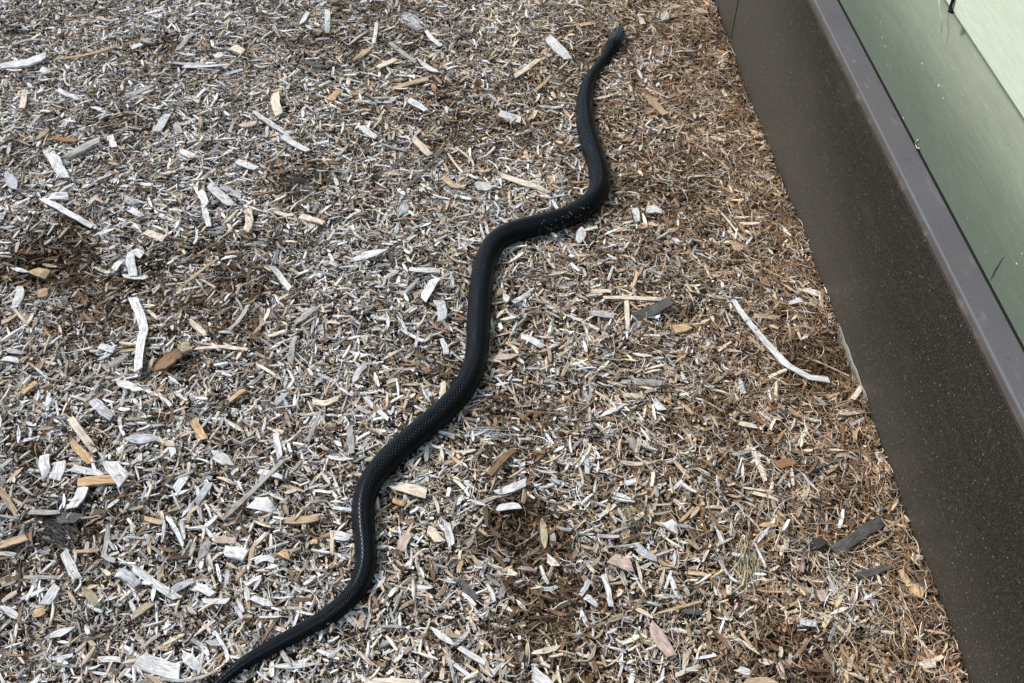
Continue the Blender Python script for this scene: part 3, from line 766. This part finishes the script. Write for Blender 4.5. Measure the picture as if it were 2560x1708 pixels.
([101,172,120,180],17,'white','cut',.5),([33,106,65,94,98,93],10,'grey','split',.5),([438,305,448,328],14,'lilac','cut',.4),([313,236,380,215],14,'grey','split',.4),
([1450,60,1480,55],12,'orange','cut',.5),([1595,172,1606,192],6,'white','cut',.6),([1483,245,1525,238],8,'cream','cut',.5),
([800,1022,770,1100],9,'grey','split',.5),([640,905,700,940],9,'cream','split',.6),([690,1005,712,975],16,'slate','split',.4),([250,945,215,1000],10,'grey','split',.5),
([430,715,540,640],8,'olive','split',.7),([1000,820,1060,850],8,'white','split',.5),([1180,1690,1110,1640],10,'white','split',.4),([1690,1690,1750,1660],12,'cream','split',.4),
]
FR = [   # frayed bundles: from, to, width, strands, tone, fan, label, landmark
((73,1290),(180,1360),40,46,'dark',.25,'shaggy dark grey clump of bark fibre at the left edge','the shaggy dark bark'),
((705,425),(790,460),40,46,'dark',.3,'shaggy blackish grey clump of bark fibre in the upper left mulch','the blackish fibre clump'),
((1005,22),(1060,68),26,40,'white',.1,'fuzzy grey white tuft of shredded wood below the top edge','the fuzzy grey tuft'),
((1160,1069),(1285,1075),12,16,'white',2.2,'white splinter frayed into a broom of thin fibres right of the snake','the frayed white broom'),
((1560,1265),(1610,1300),40,40,'olive',.4,'nest of thin olive fibres in the lower right mulch','the nest of olive fibres'),
((1868,1340),(1880,1480),36,36,'olive',.5,'long loose tangle of pale olive fibres near the charred slab','the olive fibre tangle'),
((1930,190),(1900,230),50,30,'dark',.6,'dark brown matted fibres in the hollow near the skirting top',None),
]

GROUP = "larger pieces of wood lying on the mulch"
SN_PX = sn[:, :2]
things = []      # (object, pixel x, pixel y, shape word, tone word, length m, own label)
marks = [((1540, 105), "the snake's head"), ((1463, 285), "the snake's neck bend"), ((1478, 505), "the snake's upper bend"), ((1230, 620), "the snake's middle bend"),
         ((1200, 780), "the snake's straight middle"), ((1110, 1030), "the snake's long slope"), ((910, 1290), "the snake's lower bend"), ((800, 1550), "the snake's tail bend"), ((590, 1672), "the snake's tail")]
def shape_of(asp, end):
    if asp > 7: return 'wood_splinter', 'thin splinter'
    if asp > 3.4: return 'wood_splinter', 'splinter'
    if asp > 1.7: return 'wood_chip', 'chip' if end != 'point' else 'pointed chip'
    return 'wood_chip', 'short chunk'
def place(name, me, loc, label, px, py, shape, tone_w, Ln):
    o = new_obj(name, me, WOOD, group=GROUP, category="wood chip"); o.location = loc
    things.append([o, px, py, shape, tone_w, Ln, label])
    return o
for j, e in enumerate(CH):
    p, w, tone, end, tk = e[:5]
    lab = e[5] if len(e) > 5 else None
    P2 = [(p[q], p[q + 1]) for q in range(0, len(p), 2)]
    W3 = [at(*q, .012) for q in P2]
    mx, my = np.mean([q[0] for q in P2]), np.mean([q[1] for q in P2])
    d0 = depth(at(mx, my, .012)) / F
    ww = w * d0 * 1.12; Ln = sum((W3[q + 1] - W3[q]).length for q in range(len(W3) - 1))
    name, shp = shape_of(Ln / ww, end)
    if tone in ('dark', 'black', 'brown') and name == 'wood_chip': name = 'bark_piece'
    me, loc, Ln = chip_mesh(name, W3, ww, min(max(ww * tk * .42, .0011), .009), TONES[tone][0], end, 1000 + j)
    place(name, me, loc, lab, mx, my, shp, TONES[tone][1], Ln)
    if len(e) > 6 and e[6]: marks.append(((mx, my), e[6]))
for j, (a, b, w, n, tone, fan, lab, mk) in enumerate(FR):
    d0 = depth(at(*a, .012)) / F
    me, loc = strands('fibre_clump', at(*a, .012), at(*b, .012), w * d0, n, TONES[tone][0], fan, 3000 + j)
    mx, my = (a[0] + b[0]) / 2, (a[1] + b[1]) / 2
    place('fibre_clump', me, loc, lab, mx, my, 'fibres', TONES[tone][1], 1)
    if mk: marks.append(((mx, my), mk))
# further pieces, filling the gaps between those above in the way the photograph spreads them
fill = np.random.default_rng(77); tries = 0
while len(things) < 292 and tries < 6000:
    tries += 1
    px, py = fill.uniform(15, 2300), fill.uniform(15, 1690)
    p = at(px, py, .012)
    if wall_off(p.x, p.y) < .04 or fill.random() > float(silver(np.array(p.x), np.array(p.y))) ** 1.6 + .06: continue
    if float(damp(np.array(p.x), np.array(p.y))) > .35: continue
    if min((px - t[1]) ** 2 + (py - t[2]) ** 2 for t in things) < 42 ** 2: continue
    if np.min(np.hypot(SN_PX[:, 0] - px, SN_PX[:, 1] - py)) < 75: continue
    Lp = fill.uniform(34, 72); a = fill.uniform(0, math.pi); wp_ = Lp / fill.uniform(2.2, 6)
    tone = fill.choice(['white', 'slate', 'grey', 'cream', 'tan', 'lilac', 'pink'], p=[.40, .16, .14, .13, .09, .05, .03])
    end = fill.choice(['cut', 'split', 'point'], p=[.3, .5, .2])
    q0 = (px - math.cos(a) * Lp / 2, py - math.sin(a) * Lp / 2); q1 = (px + math.cos(a) * Lp / 2, py + math.sin(a) * Lp / 2)
    qm = (px + fill.normal(0, .06) * Lp, py + fill.normal(0, .06) * Lp)
    ww = wp_ * depth(p) / F * 1.1; W3 = [at(*q, .012) for q in (q0, qm, q1)]
    name, shp = shape_of(Lp / wp_, end)
    me, loc, Ln = chip_mesh(name, W3, ww, min(max(ww * .2, .0012), .005), TONES[tone][0], end, 5000 + tries)
    place(name, me, loc, None, px, py, shp, TONES[tone][1], Ln)
# every piece without a label of its own is told apart by its look and by what it lies beside
def side(dx, dy):
    a = math.degrees(math.atan2(-dy, dx)) % 360
    return ['right of', 'above right of', 'above', 'above left of', 'left of', 'below left of', 'below', 'below right of'][int(((a + 22.5) % 360) // 45)]
used = {t[6] for t in things if t[6]}
for t in things:
    if t[6]: continue
    o, px, py, shp, tw, Ln, _ = t
    near = sorted(marks, key=lambda m: math.hypot(m[0][0] - px, m[0][1] - py))
    near = [m for m in near if math.hypot(m[0][0] - px, m[0][1] - py) > 12][:8]
    size = 'long' if Ln > .062 else ('short' if Ln < .026 and shp != 'short chunk' else '')
    done = None
    cands = []
    for m in near:
        d_ = math.hypot(m[0][0] - px, m[0][1] - py)
        how = 'close ' if d_ < 75 else ('' if d_ < 190 else 'well ')
        if d_ > 420: continue
        cands.append(" ".join(f"{size} {tw} {shp} {how}{side(px - m[0][0], py - m[0][1])} {m[1]}".split()))
    for m1 in near[:4]:
        for m2 in near[:4]:
            if m1 is not m2: cands.append(" ".join(f"{tw} {shp} {side(px - m1[0][0], py - m1[0][1])} {m1[1]}, {side(px - m2[0][0], py - m2[0][1])} {m2[1]}".split()))
    for c_ in cands:
        if c_ not in used and len(c_.replace("-", " ").split()) <= 16:
            done = c_; break
    t[6] = done or cands[0]; used.add(t[6])
for o, *_r, lab in things: o["label"] = lab
